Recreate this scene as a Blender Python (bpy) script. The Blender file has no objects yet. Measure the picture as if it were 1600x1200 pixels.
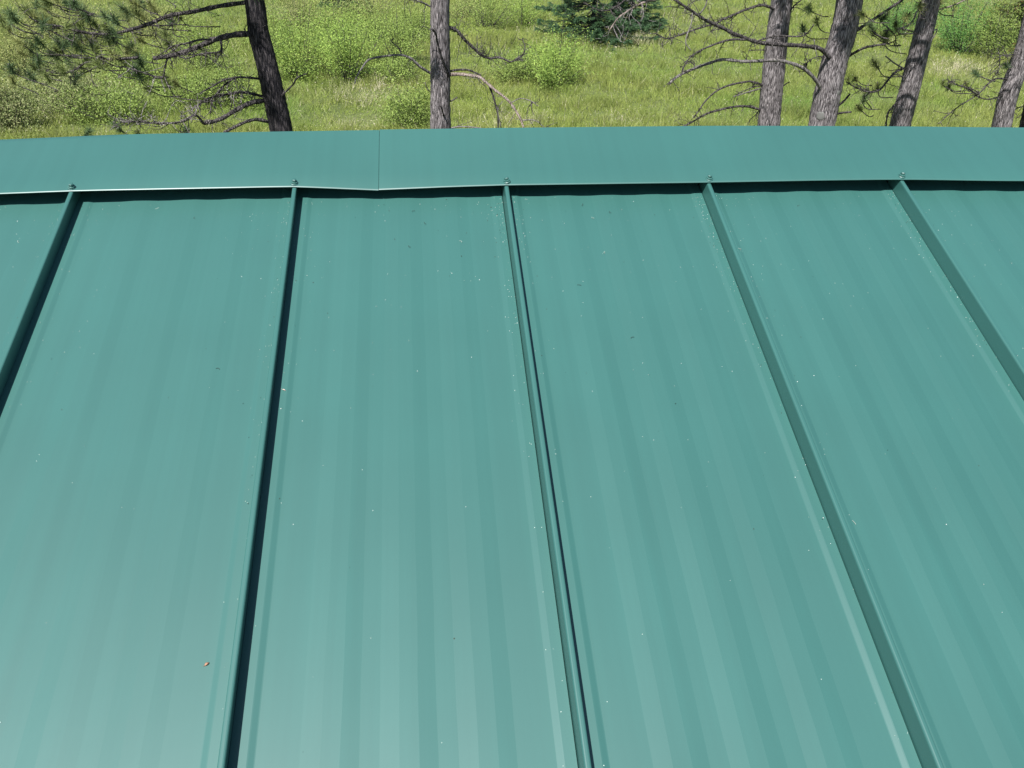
import bpy, math, random
import numpy as np
from mathutils import Vector, Matrix

random.seed(7)
rng = np.random.default_rng(11)
SC = bpy.context.scene
COL = SC.collection

# ------------------------------------------------------------------ camera
TH = math.atan(4 / 12)                      # roof pitch 4 in 12
RIDGE_Z = 5.0                               # height of the roof reference line
CT, ST = math.cos(TH), math.sin(TH)
U = Vector((1, 0, 0)); V = Vector((0, CT, ST)); W = Vector((0, -ST, CT))
O0 = Vector((0, 0, RIDGE_Z))
def roof(u, v, w): return O0 + U * u + V * v + W * w
FPX = 1308.66
A_, B_, C_ = 0.862397, -0.148525, 0.077157
Rx = Matrix(((1, 0, 0), (0, math.cos(A_), -math.sin(A_)), (0, math.sin(A_), math.cos(A_))))
Ry = Matrix(((math.cos(B_), 0, math.sin(B_)), (0, 1, 0), (-math.sin(B_), 0, math.cos(B_))))
Rz = Matrix(((math.cos(C_), -math.sin(C_), 0), (math.sin(C_), math.cos(C_), 0), (0, 0, 1)))
M = Rz @ Rx @ Ry @ Matrix(((1, 0, 0), (0, 0, -1), (0, 1, 0)))
toW = lambda r: U * r[0] + V * r[1] + W * r[2]
cX, cD, cF = toW(M[0]), toW(M[1]), toW(M[2])
CAM = roof(0.652268, -1.350144, 1.018715)
cam = bpy.data.cameras.new('camera'); cam_o = bpy.data.objects.new('camera', cam); COL.objects.link(cam_o)
cam.sensor_fit = 'HORIZONTAL'; cam.sensor_width = 36; cam.lens = FPX / 1600 * 36
cam.clip_start = 0.05; cam.clip_end = 2000
cam_o.matrix_world = Matrix(((cX.x, -cD.x, -cF.x, CAM.x), (cX.y, -cD.y, -cF.y, CAM.y), (cX.z, -cD.z, -cF.z, CAM.z), (0, 0, 0, 1)))
SC.camera = cam_o

# ------------------------------------------------------------------ sky, sun, exposure
SUN = (U * -0.30 + V * -0.24 + W).normalized()
world = bpy.data.worlds.new('World'); SC.world = world; world.use_nodes = True
nt = world.node_tree; bg = nt.nodes['Background']
sky = nt.nodes.new('ShaderNodeTexSky'); sky.sky_type = 'NISHITA'; sky.sun_disc = False
sky.sun_elevation = math.asin(SUN.z); sky.sun_rotation = math.atan2(SUN.x, SUN.y)
sky.altitude = 300; sky.air_density = 1.0; sky.dust_density = 1.0
nt.links.new(sky.outputs[0], bg.inputs[0]); bg.inputs[1].default_value = 0.065
sl = bpy.data.lights.new('sun', 'SUN'); so = bpy.data.objects.new('sun', sl); COL.objects.link(so)
sl.energy = 5.0; sl.angle = math.radians(0.53); sl.color = (1.0, 0.972, 0.945)
so.rotation_euler = SUN.to_track_quat('Z', 'Y').to_euler(); so.location = (0, 0, 30)
SC.view_settings.view_transform = 'Standard'; SC.view_settings.look = 'None'
SC.view_settings.gamma = 1; SC.view_settings.use_curve_mapping = False
SC.view_settings.exposure = 0.75

# ------------------------------------------------------------------ helpers
def tag(o, label=None, cat=None, group=None, kind=None):
    if label: o['label'] = label
    if cat: o['category'] = cat
    if group: o['group'] = group
    if kind: o['kind'] = kind
    return o
def empty(name, loc):
    o = bpy.data.objects.new(name, None); COL.objects.link(o); o.location = loc
    o.empty_display_size = 0.2
    return o
def link(name, me, mat, parent=None, smooth=False):
    if mat and not me.materials: me.materials.append(mat)
    o = bpy.data.objects.new(name, me); COL.objects.link(o)
    if smooth: me.polygons.foreach_set('use_smooth', [True] * len(me.polygons))
    if parent:
        o.parent = parent
    return o
def build(name, verts, faces, mat, parent=None, smooth=False):
    """verts are world coordinates; stored relative to the parent chain's base"""
    off = Vector((0, 0, 0)); p = parent
    while p: off += p.location; p = p.parent
    me = bpy.data.meshes.new(name)
    me.from_pydata([tuple(Vector(v) - off) for v in verts], [], faces)
    me.update()
    return link(name, me, mat, parent, smooth)
def bulk(name, tri, mat, parent=None, col=None, nv=3):
    """tri: (N,nv,3) world coordinates, one face each; col: (N,3) face colours"""
    off = np.zeros(3); p = parent
    while p: off += np.array(p.location); p = p.parent
    tri = np.asarray(tri, dtype=np.float32) - off.astype(np.float32)
    n = len(tri)
    me = bpy.data.meshes.new(name)
    me.vertices.add(n * nv); me.vertices.foreach_set('co', tri.reshape(-1))
    me.loops.add(n * nv); me.loops.foreach_set('vertex_index', np.arange(n * nv, dtype=np.int32))
    me.polygons.add(n); me.polygons.foreach_set('loop_start', np.arange(0, n * nv, nv, dtype=np.int32))
    me.update(calc_edges=True)
    if col is not None:
        a = me.attributes.new('tint', 'FLOAT_COLOR', 'FACE')
        a.data.foreach_set('color', np.concatenate([col, np.ones((n, 1))], 1).astype(np.float32).reshape(-1))
    return link(name, me, mat, parent)

def mat_new(name):
    m = bpy.data.materials.new(name); m.use_nodes = True
    return m, m.node_tree, m.node_tree.nodes['Principled BSDF']
def node(t, typ, **kw):
    n = t.nodes.new(typ)
    for k, v in kw.items(): setattr(n, k, v)
    return n
def ramp(t, src, stops):
    r = t.nodes.new('ShaderNodeValToRGB'); t.links.new(src, r.inputs[0])
    while len(r.color_ramp.elements) < len(stops): r.color_ramp.elements.new(0.5)
    for e, (p, c) in zip(r.color_ramp.elements, stops): e.position = p; e.color = (*c, 1)
    return r
def mapped(t, scale, kind='Object'):
    tc = t.nodes.new('ShaderNodeTexCoord'); mp = t.nodes.new('ShaderNodeMapping')
    t.links.new(tc.outputs[kind], mp.inputs[0]); mp.inputs['Scale'].default_value = scale
    return mp.outputs[0]
def noise(t, vec, scale, detail=4, rough=0.55):
    n = t.nodes.new('ShaderNodeTexNoise'); t.links.new(vec, n.inputs['Vector'])
    n.inputs['Scale'].default_value = scale; n.inputs['Detail'].default_value = detail; n.inputs['Roughness'].default_value = rough
    return n.outputs['Fac']
def bump(t, h, strength, dist, bs):
    b = t.nodes.new('ShaderNodeBump'); t.links.new(h, b.inputs['Height'])
    b.inputs['Strength'].default_value = strength; b.inputs['Distance'].default_value = dist
    t.links.new(b.outputs[0], bs.inputs['Normal'])
    return b

# painted steel roofing
def paint(name, base):
    m, t, b = mat_new(name)
    g = mapped(t, (1, 1, 1))
    n1 = noise(t, g, 2.2, 3)
    lo = tuple(c * 0.94 for c in base); hi = tuple(c * 1.06 for c in base)
    r = ramp(t, n1, [(0.3, lo), (0.7, hi)])
    n2 = noise(t, mapped(t, (34, 0.7, 1)), 1.0, 5, 0.65)
    mx = node(t, 'ShaderNodeMix', data_type='RGBA', blend_type='MULTIPLY')
    mx.inputs['Factor'].default_value = 0.09
    t.links.new(r.outputs[0], mx.inputs['A'])
    rr = ramp(t, n2, [(0.35, (0.6, 0.6, 0.6)), (0.65, (1.2, 1.2, 1.2))]); t.links.new(rr.outputs[0], mx.inputs['B'])
    t.links.new(mx.outputs['Result'], b.inputs['Base Color'])
    n3 = noise(t, g, 3.0, 2)
    rg = node(t, 'ShaderNodeMapRange'); t.links.new(n3, rg.inputs[0])
    rg.inputs['To Min'].default_value = 0.43; rg.inputs['To Max'].default_value = 0.49
    t.links.new(rg.outputs[0], b.inputs['Roughness'])
    b.inputs['Specular IOR Level'].default_value = 0.72
    b.inputs['Coat Weight'].default_value = 0.22; b.inputs['Coat Roughness'].default_value = 0.24
    bump(t, noise(t, mapped(t, (6, 1.2, 1)), 1.0, 2), 0.25, 0.004, b)
    return m
M_ROOF = paint('green_painted_steel', (0.0315, 0.1165, 0.1015))
def flat(name, c, rough=0.7):
    m, t, b = mat_new(name)
    n1 = noise(t, mapped(t, (1, 1, 1)), 25, 4)
    r = ramp(t, n1, [(0.3, tuple(x * 0.8 for x in c)), (0.7, tuple(x * 1.15 for x in c))])
    t.links.new(r.outputs[0], b.inputs['Base Color']); b.inputs['Roughness'].default_value = rough
    return m
M_FOAM = flat('black_foam', (0.012, 0.014, 0.013), 0.95)
M_DECK = flat('black_underlay_felt', (0.015, 0.017, 0.018), 0.9)
M_GASKET = flat('dark_rubber', (0.03, 0.04, 0.04))

def wood_wall():
    m, t, b = mat_new('stained_log_siding')
    n1 = noise(t, mapped(t, (0.6, 0.6, 14)), 3, 5)
    r = ramp(t, n1, [(0.3, (0.11, 0.06, 0.03)), (0.7, (0.2, 0.115, 0.06))])
    t.links.new(r.outputs[0], b.inputs['Base Color']); b.inputs['Roughness'].default_value = 0.7
    return m
M_WALL = wood_wall()

def bark(name, dark, mid, light, vs=5.0):
    m, t, b = mat_new(name)
    g = mapped(t, (vs, vs, 1.6))
    vo = node(t, 'ShaderNodeTexVoronoi', feature='DISTANCE_TO_EDGE'); t.links.new(g, vo.inputs['Vector']); vo.inputs['Scale'].default_value = 4.2
    n0 = noise(t, mapped(t, (vs, vs, 1.4)), 6.0, 6, 0.7)
    n1 = noise(t, mapped(t, (1, 1, 0.6)), 14, 5, 0.7)
    ad = node(t, 'ShaderNodeMath', operation='MULTIPLY_ADD'); t.links.new(vo.outputs[0], ad.inputs[0]); ad.inputs[1].default_value = 0.9; t.links.new(n0, ad.inputs[2])
    r = ramp(t, ad.outputs[0], [(0.42, dark), (0.56, mid), (0.80, light)])
    mx = node(t, 'ShaderNodeMix', data_type='RGBA', blend_type='MULTIPLY'); mx.inputs['Factor'].default_value = 0.6
    r2 = ramp(t, n1, [(0.3, (0.55, 0.52, 0.52)), (0.7, (1.25, 1.2, 1.2))])
    t.links.new(r.outputs[0], mx.inputs['A']); t.links.new(r2.outputs[0], mx.inputs['B'])
    t.links.new(mx.outputs['Result'], b.inputs['Base Color'])
    b.inputs['Roughness'].default_value = 0.92; b.inputs['Specular IOR Level'].default_value = 0.2
    bump(t, ad.outputs[0], 1.0, 0.03, b)
    return m
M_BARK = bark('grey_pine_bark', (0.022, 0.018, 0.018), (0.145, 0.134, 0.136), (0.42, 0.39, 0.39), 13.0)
M_BARKD = bark('shade_darkened_pine_bark', (0.007, 0.007, 0.009), (0.020, 0.019, 0.023), (0.10, 0.09, 0.092), 10.0)  # shade on the left pine's trunk is put into this darker bark colour
M_LIMB = bark('grey_dead_wood', (0.014, 0.013, 0.014), (0.05, 0.046, 0.046), (0.24, 0.22, 0.21), 14)
M_LIMBP = bark('pale_bare_wood', (0.05, 0.046, 0.045), (0.20, 0.185, 0.18), (0.46, 0.44, 0.41), 14)
M_LIMBO = bark('orange_peeling_wood', (0.10, 0.075, 0.06), (0.28, 0.225, 0.19), (0.5, 0.44, 0.39), 14)
M_KNOT = flat('weathered_knot_wood', (0.13, 0.13, 0.12))

def leafy(name, trans=0.35, rough=0.6):
    m = bpy.data.materials.new(name); m.use_nodes = True; t = m.node_tree
    b = t.nodes['Principled BSDF']; out = t.nodes['Material Output']
    at = node(t, 'ShaderNodeAttribute', attribute_name='tint')
    tr = node(t, 'ShaderNodeBsdfTranslucent'); mx = node(t, 'ShaderNodeMixShader'); mx.inputs[0].default_value = trans
    n = noise(t, mapped(t, (1, 1, 1)), 3.0, 3)
    r = ramp(t, n, [(0.3, (0.82, 0.82, 0.82)), (0.7, (1.15, 1.15, 1.15))])
    mm = node(t, 'ShaderNodeMix', data_type='RGBA', blend_type='MULTIPLY'); mm.inputs['Factor'].default_value = 1
    t.links.new(at.outputs['Color'], mm.inputs['A']); t.links.new(r.outputs[0], mm.inputs['B'])
    t.links.new(mm.outputs['Result'], b.inputs['Base Color']); t.links.new(mm.outputs['Result'], tr.inputs['Color'])
    b.inputs['Roughness'].default_value = rough; b.inputs['Specular IOR Level'].default_value = 0.15
    t.links.new(b.outputs[0], mx.inputs[1]); t.links.new(tr.outputs[0], mx.inputs[2]); t.links.new(mx.outputs[0], out.inputs[0])
    return m
M_GRASS = leafy('meadow_grass', 0.45); M_LEAF = leafy('shrub_leaf', 0.28); M_NEEDLE = leafy('pine_needle', 0.3, 0.5)
def ground_mat():
    m, t, b = mat_new('meadow_soil')
    n1 = noise(t, mapped(t, (1, 1, 1)), 0.35, 6); n2 = noise(t, mapped(t, (1, 1, 1)), 9, 5, 0.7)
    r = ramp(t, n1, [(0.3, (0.09, 0.12, 0.035)), (0.55, (0.13, 0.16, 0.048)), (0.75, (0.19, 0.185, 0.075))])
    r2 = ramp(t, n2, [(0.3, (0.45, 0.45, 0.45)), (0.7, (1.3, 1.3, 1.3))])
    mx = node(t, 'ShaderNodeMix', data_type='RGBA', blend_type='MULTIPLY'); mx.inputs['Factor'].default_value = 1
    t.links.new(r.outputs[0], mx.inputs['A']); t.links.new(r2.outputs[0], mx.inputs['B'])
    t.links.new(mx.outputs['Result'], b.inputs['Base Color']); b.inputs['Roughness'].default_value = 0.95
    bump(t, n2, 0.8, 0.08, b)
    return m
M_GROUND = ground_mat()

# pixel of the photograph (1600 x 1200) -> viewing ray, used only to survey where things stand
def ray(px, py):
    return (cX * ((px - 800) / FPX) + cD * ((py - 600) / FPX) + cF).normalized()
def gz(x, y):
    k = min(1.0, max(0.0, (y - 8) / 8))
    return k * (0.010 * (y - 8) + 0.16 * math.sin(x * 0.31 + 1.1) * math.sin(y * 0.23 + 0.4) + 0.07 * math.sin(x * 0.83 + y * 0.57)) + (0.03 * max(0, y - 60))
def gz_np(x, y):
    k = np.clip((y - 8) / 8, 0, 1)
    return k * (0.010 * (y - 8) + 0.16 * np.sin(x * 0.31 + 1.1) * np.sin(y * 0.23 + 0.4) + 0.07 * np.sin(x * 0.83 + y * 0.57)) + 0.03 * np.maximum(0, y - 60)
def on_ground(px, py):
    d = ray(px, py); t = 5.0
    for _ in range(40):
        p = CAM + d * t; t += (p.z - gz(p.x, p.y)) / (-d.z + 0.02) * 0.9
    p = CAM + d * t
    return Vector((p.x, p.y, gz(p.x, p.y)))
def on_plane(px, py, Y):
    d = ray(px, py); t = (Y - CAM.y) / d.y
    return CAM + d * t
def m_per_px(p): return (Vector(p) - CAM).dot(cF) / FPX

# ------------------------------------------------------------------ ground
def axis(lo, hi, fine_lo, fine_hi, step):
    a = list(np.arange(fine_lo, fine_hi + 1e-6, step))
    x, s = fine_hi, step
    while x < hi: s *= 1.35; x += s; a.append(x)
    x, s = fine_lo, step; b = []
    while x > lo: s *= 1.35; x -= s; b.append(x)
    return np.array(b[::-1] + a)
gx = axis(-900, 900, -45, 60, 1.5); gy = axis(-400, 1500, -20, 75, 1.5)
gv = [(x, y, gz(x, y)) for y in gy for x in gx]
nx = len(gx)
gf = [(j * nx + i, j * nx + i + 1, (j + 1) * nx + i + 1, (j + 1) * nx + i) for j in range(len(gy) - 1) for i in range(nx - 1)]
tag(build('ground', gv, gf, M_GROUND, smooth=True), kind='structure')

# ------------------------------------------------------------------ building and its metal roof
S = 0.4064; H = 0.0283; VC = 0.1819
K0, K1 = -7, 12
EAVE = -4.75
YR = roof(0, VC, 0).y
house = empty('cabin', (1.0, YR, 0.0))
tag(house, 'cabin with green standing seam metal roof filling the foreground', 'building')
fr_m = Matrix.Rotation(TH, 4, 'X')                    # front slope frame
def roof_child(name, me, mat, parent, u, back=False, smooth=False):
    o = link(name, me, mat, parent, smooth)
    if not back: mw = Matrix.Translation(roof(u, 0, 0)) @ fr_m
    else:
        r = roof(u, 0, 0); mw = Matrix.Translation(Vector((r.x, 2 * YR - r.y, r.z))) @ Matrix.Rotation(math.pi, 4, 'Z') @ fr_m
    off = Matrix.Identity(4); p = parent; ch = []
    while p: ch.append(p); p = p.parent
    for q in reversed(ch): off = off @ q.matrix_basis
    o.matrix_basis = off.inverted() @ mw
    return o
def extrude(profile, vs, closed=False, wob=None, ends=False):
    """profile list of (u,w); vs list of v"""
    n = len(profile); verts = []; faces = []
    for j, v in enumerate(vs):
        for i, (u, w) in enumerate(profile):
            du, dw = wob(i, j) if wob else (0, 0)
            verts.append((u + du, v, w + dw))
    m = n if closed else n - 1
    for j in range(len(vs) - 1):
        for i in range(m):
            a, b = j * n + i, j * n + (i + 1) % n
            faces.append((a, b, b + n, a + n))
    if ends:
        faces.append(tuple(range(n - 1, -1, -1))); faces.append(tuple(range((len(vs) - 1) * n, len(vs) * n)))
    return verts, faces
def raw(name, vf):
    me = bpy.data.meshes.new(name); me.from_pydata(vf[0], [], vf[1]); me.update(); return me
PAN = [(0.0012, -0.004), (0.0014, 0.0), (0.0215, 0.0), (0.0230, -0.0003), (0.0292, -0.0020), (0.0305, -0.0022)]
for r0 in (0.0806, 0.1712, 0.2625):
    PAN += [(r0, -0.0022), (r0 + 0.0232, -0.0006), (r0 + 0.0460, -0.0006), (r0 + 0.0675, -0.0022)]
PAN += [(0.3755, -0.0022), (0.3768, -0.0020), (0.3830, -0.0003), (0.3845, 0.0), (S - 0.0076, 0.0), (S - 0.0074, -0.004)]
VS = list(np.linspace(EAVE, -1.9, 12)) + list(np.linspace(-1.8, 0.13, 60))
def pan_mesh(seed):
    r = np.random.default_rng(seed)
    ph = r.uniform(0, 6.28, (len(PAN), 3)); am = r.uniform(0.3, 1.0, len(PAN))
    def wob(i, j):
        if i < 6 or i >= len(PAN) - 6: return (0, 0)
        v = VS[j]
        e = 0.00045 * am[i] * (math.sin(v * 31 + ph[i, 0]) + 0.6 * math.sin(v * 67 + ph[i, 1]))
        bow = 0.0010 * math.sin(math.pi * (PAN[i][0] - 0.03) / (S - 0.06)) * math.sin(v * 2.3 + ph[0, 2])
        return (e, bow + 0.00012 * math.sin(v * 9 + ph[i, 2]))
    return raw('roof_panel', extrude(PAN, VS, wob=wob))
SEAM = [(-0.0064, -0.004), (-0.0041, 0.0258), (-0.0036, 0.0272), (-0.0026, 0.0282), (-0.0012, 0.02855), (0.0014, 0.0284), (0.0029, 0.0280), (0.0039, 0.0270), (0.0041, 0.0255), (0.0041, 0.0236), (0.0020, 0.0226), (0.0008, -0.004)]
seam_me = raw('seam', extrude(SEAM, [EAVE - 0.01, -3, -2, -1, 0.03], closed=True, ends=True))
back_me = pan_mesh(999)
for k in range(K0, K1 + 1):
    if k < K1:
        p = roof_child('roof_panel', pan_mesh(100 + k), M_ROOF, house, k * S)
        b = roof_child('roof_panel', back_me, M_ROOF, house, (k + 1) * S, back=True)
        roof_child('seam', seam_me, M_ROOF, b, (k + 1) * S, back=True)
    roof_child('seam', seam_me, M_ROOF, p, k * S)
# timber deck below, closure strip added in black to deepen the shade beneath the cap, walls, fascia (all one building)
def box_vf(x0, x1, y0, y1, z0, z1):
    v = [(x0, y0, z0), (x1, y0, z0), (x1, y1, z0), (x0, y1, z0), (x0, y0, z1), (x1, y0, z1), (x1, y1, z1), (x0, y1, z1)]
    return v, [(3, 2, 1, 0), (4, 5, 6, 7), (0, 1, 5, 4), (1, 2, 6, 5), (2, 3, 7, 6), (3, 0, 4, 7)]
UL, UR = K0 * S, K1 * S
deck = raw('roof_deck', box_vf(0, UR - UL, EAVE + 0.03, 0.17, -0.03, -0.008))
roof_child('roof_deck', deck, M_DECK, house, UL); roof_child('roof_deck', deck, M_DECK, house, UR, back=True)
foam = raw('closure_strip', box_vf(0.006, S - 0.006, 0.040, 0.075, -0.0035, 0.0190))
for k in range(K0, K1):
    roof_child('closure_strip', foam, M_FOAM, house, k * S)
ye = roof(0, EAVE, 0).y; ze = roof(0, EAVE, 0).z
hw = YR - ye - 0.45
def wall(name, x0, x1, y0, y1, z0, z1): v, f = box_vf(x0, x1, y0, y1, z0, z1); build(name, v, f, M_WALL, house)
zt = ze + 0.45 * math.tan(TH) - 0.05
wall('wall', UL + 0.3, UR - 0.3, YR - hw, YR - hw + 0.2, 0, zt); wall('wall', UL + 0.3, UR - 0.3, YR + hw - 0.2, YR + hw, 0, zt)
for x in (UL + 0.3, UR - 0.5):
    z1 = zt - 0.02; apex = z1 + (hw - 0.2) * math.tan(TH) - 0.03
    vv = [(x, YR - hw + 0.201, 0), (x, YR + hw - 0.201, 0), (x, YR + hw - 0.201, z1), (x, YR, apex), (x, YR - hw + 0.201, z1)]
    vv += [(a + 0.2, b, c) for a, b, c in vv]
    build('gable_wall', vv, [(0, 1, 2, 3, 4), (9, 8, 7, 6, 5)] + [(i, (i + 1) % 5, (i + 1) % 5 + 5, i + 5) for i in range(5)], M_WALL, house)
# ridge cap pieces
def interp(x, pts): return float(np.interp(x, [p[0] for p in pts], [p[1] for p in pts]))
JOINT = 0.5655
EDGE_W = [(-3.0, 0.0305), (-0.2, 0.0298), (0.0, 0.0315), (0.4064, 0.0320), (JOINT, 0.0230), (0.7, 0.0285), (0.8128, 0.0315), (1.2, 0.0318), (1.45, 0.0325), (1.63, 0.0318), (2.0, 0.031), (6, 0.0315)]
EDGE_V = [(-3.0, -0.012), (-0.3, -0.012), (-0.13, -0.010), (0.0, -0.005), (0.4064, -0.001), (JOINT, -0.004), (0.8128, -0.0055), (1.22, -0.0055), (1.63, -0.0035), (1.84, -0.013), (2.1, -0.016), (6, -0.012)]
CREST_W = [(-3.0, 0.014), (-0.3, 0.014), (-0.16, 0.019), (0.05, 0.0285), (0.35, 0.0325), (0.8, 0.0365), (1.3, 0.0385), (1.7, 0.034), (1.9, 0.030), (2.2, 0.027), (6, 0.027)]
def smoothed(x, pts):
    r_ = 0.07 if pts is not EDGE_W else 0.015
    return sum(interp(x + d, pts) for d in np.linspace(-r_, r_, 9)) / 9
def cap_mesh(u0, u1, lift):
    n = max(8, int((u1 - u0) / 0.04)); prof_t = [0.016, 0.25, 0.5, 0.75, 0.94, 1.0]
    verts = []; faces = []
    us = list(np.linspace(u0, u1, n + 1))
    for u in us:
        ew = (interp(u, EDGE_W) if abs(u - JOINT) < 0.2 else smoothed(u, EDGE_W)) + lift; ev = smoothed(u, EDGE_V); cw = smoothed(u, CREST_W) + lift
        row = []
        # hem turned under, lower edge, slope, crest, far slope
        row.append((ev + 0.012, ew - 0.0026)); row.append((ev + 0.0003, ew - 0.0026)); row.append((ev - 0.0004, ew - 0.0020)); row.append((ev - 0.0003, ew - 0.0014)); row.append((ev + 0.0003, ew - 0.0008)); row.append((ev + 0.0013, ew - 0.0003))
        for t in prof_t:
            row.append((ev + (VC - ev) * t , ew + (cw - ew) * t + 0.0018 * math.sin(math.pi * t) * math.sin(u * 5.1)))
        for v, w in row: verts.append(roof(u, v, w))
        c = roof(u, VC, cw)
        for t in (0.06, 0.3, 0.65, 1.0):
            q = roof(u, VC - VC * t, cw + (ew - cw) * t)
            verts.append(Vector((q.x, 2 * c.y - q.y, q.z)))
    m = len(row) + 4
    for j in range(n):
        for i in range(m - 1):
            a = j * m + i; faces.append((a, a + m, a + m + 1, a + 1))
    return verts, faces
caps = []
for u0, u1, lift in ((UL - 0.02, JOINT - 0.0004, 0.0), (JOINT + 0.0004, JOINT + 3.05, 0.0011), (JOINT + 3.0514, UR + 0.02, 0.0004)):
    v, f = cap_mesh(u0, u1, lift)
    caps.append((u0, u1, lift, build('ridge_cap', v, f, M_ROOF, house, smooth=False)))
    for pl in caps[-1][3].data.polygons: pl.use_smooth = True
    caps[-1][3].data.set_sharp_from_angle(angle=math.radians(34))
for uj, par in ((JOINT, caps[0][3]), (JOINT + 3.0507, caps[1][3])):     # sealant in the butt joints
    vv = []; n_ = 10; ew = interp(uj, EDGE_W); ev = smoothed(uj, EDGE_V); cw = smoothed(uj, CREST_W)
    for i in range(n_ + 1):
        t = i / n_
        for du in (-0.0016, 0.0016): vv.append(roof(uj + du, ev + 0.002 + (VC - ev - 0.004) * t, ew + (cw - ew) * t + 0.0018 * math.sin(math.pi * t) * math.sin(uj * 5.1) - 0.0016))
    build('sealant', vv, [(2 * i, 2 * i + 1, 2 * i + 3, 2 * i + 2) for i in range(n_)], M_FOAM, par)
# screws through the cap at every seam: dished washer, collar and hexagonal head
def screw_mesh():
    verts = []; faces = []
    def ring(r, z, n=12, ph=0): 
        b = len(verts)
        for i in range(n): a = 2 * math.pi * i / n + ph; verts.append((r * math.cos(a), r * math.sin(a), z))
        return list(range(b, b + n))
    def skin(a, b):
        n = len(a)
        for i in range(n): faces.append((a[i], a[(i + 1) % n], b[(i + 1) % n], b[i]))
    rs = [ring(0.0072, 0.0), ring(0.0072, 0.0012), ring(0.0062, 0.0022), ring(0.0046, 0.0024), ring(0.0058, 0.0034), ring(0.0058, 0.0042), ring(0.0034, 0.0046)]
    for a, b in zip(rs, rs[1:]): skin(a, b)
    h0 = [ring(0.0041, 0.0046, 6), ring(0.0041, 0.0085, 6), ring(0.0030, 0.0094, 6)]
    for a, b in zip(h0, h0[1:]): skin(a, b)
    faces.append(tuple(h0[-1])); faces.append(tuple(reversed(rs[0])))
    return verts, faces
scr = raw('screw', screw_mesh())
rs_ = random.Random(3)
for k in range(K0, K1 + 1):
    u = k * S
    for u0, u1, lift, o in caps:
        if u0 <= u < u1 or (k == K1 and o is caps[-1][3]):
            s_ = link('screw', scr, M_ROOF, o)
            ew = smoothed(u, EDGE_W) + lift; ev = smoothed(u, EDGE_V)
            mw = Matrix.Translation(roof(u + rs_.uniform(-0.001, 0.001), ev + 0.0085, ew + 0.0002)) @ fr_m @ Matrix.Rotation(rs_.uniform(-0.22, 0.22), 4, 'Y') @ Matrix.Rotation(rs_.uniform(-0.15, 0.15), 4, 'X') @ Matrix.Rotation(rs_.uniform(0, 1), 4, 'Z') @ Matrix.Scale(1.08, 4)
            s_.matrix_basis = Matrix.Translation(-house.location) @ mw
            break

# ------------------------------------------------------------------ things lying on the roof
def pan_w(u):
    x = u % S
    return interp(x, PAN[1:-1])
def roof_px(px, py, w=0.0):
    d = ray(px, py); n = W; t = (roof(0, 0, w) - CAM).dot(n) / d.dot(n); p = CAM + d * t - O0
    return p.dot(U), p.dot(V)
def bits(n, size, elong, vmax_spread, mat_cols, seed):
    r = np.random.default_rng(seed); out = []; cols = []
    while len(out) < n:
        u = r.uniform(-0.9, 2.6)
        v = -r.exponential(vmax_spread) - 0.004 if r.random() < 0.75 else r.uniform(-1.6, -0.004)
        if v < -2: continue
        x = u % S
        if r.random() < 0.40: x = S - 0.008 - abs(r.normal(0, 0.012))       # drifts against the seams
        elif r.random() < 0.3: x = abs(r.normal(0.02, 0.012)) + 0.006
        if x < 0.006 or x > S - 0.007: continue
        u = math.floor(u / S) * S + x
        c = roof(u, v, pan_w(u) + 0.0006); s = size * r.uniform(0.5, 1.4) * (1.35 if r.random() < 0.05 else 1); a = r.uniform(0, 6.28)
        e1 = (U * math.cos(a) + V * math.sin(a)) * s * elong; e2 = (V * math.cos(a) - U * math.sin(a)) * s; up = W * s * 0.8
        out.append([c - e1 * 0.5, c + e2 * 0.5 , c + e1 * 0.5, c - e2 * 0.5 + up * 0.3]); cols.append(mat_cols[r.integers(len(mat_cols))])
    return np.array(out, dtype=np.float32), np.array(cols)
M_BIT = leafy('roof_litter', 0.05, 0.7)
q, c = bits(1900, 0.00095, 1.2, 0.24, [(0.52, 0.6, 0.54), (0.40, 0.48, 0.42), (0.72, 0.75, 0.70), (0.34, 0.42, 0.36)], 5)
tag(bulk('grit', q, M_BIT, None, c, nv=4), 'pale specks of grit and pollen scattered over the green roof', 'grit', kind='stuff')
q, c = bits(260, 0.0011, 1.5, 0.26, [(0.02, 0.03, 0.025), (0.04, 0.045, 0.03), (0.05, 0.035, 0.02)], 6)
rr_ = random.Random(9); cq = []; cc = []
for i in range(26):                                   # short curled threads
    u0, v0 = (rr_.uniform(-0.3, 1.9), -rr_.expovariate(1 / 0.25) - 0.02)
    a = rr_.uniform(0, 6.28); cv = rr_.uniform(-1.4, 1.4); pts = []
    for j in range(6):
        pts.append((u0, v0)); a += cv * 0.5; u0 += math.cos(a) * 0.0015; v0 += math.sin(a) * 0.0015
    for (a0, b0), (a1, b1) in zip(pts, pts[1:]):
        if min(a0 % S, S - a0 % S) < 0.009 or min(a1 % S, S - a1 % S) < 0.009: continue
        d = Vector((a1 - a0, b1 - b0)).normalized() * 0.0004
        z0, z1 = pan_w(a0) + 0.0012, pan_w(a1) + 0.0012
        cq.append([roof(a0 - d.y, b0 + d.x, z0), roof(a1 - d.y, b1 + d.x, z1), roof(a1 + d.y, b1 - d.x, z1), roof(a0 + d.y, b0 - d.x, z0)])
        cc.append((0.03, 0.05, 0.04) if i % 3 else (0.3, 0.36, 0.31))
q = np.concatenate([q, np.array(cq, dtype=np.float32)]); c = np.concatenate([c, np.array(cc)])
tag(bulk('plant_litter', q, M_BIT, None, c, nv=4), 'dark crumbs and curled threads of plant litter on the roof', 'litter', kind='stuff')
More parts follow.
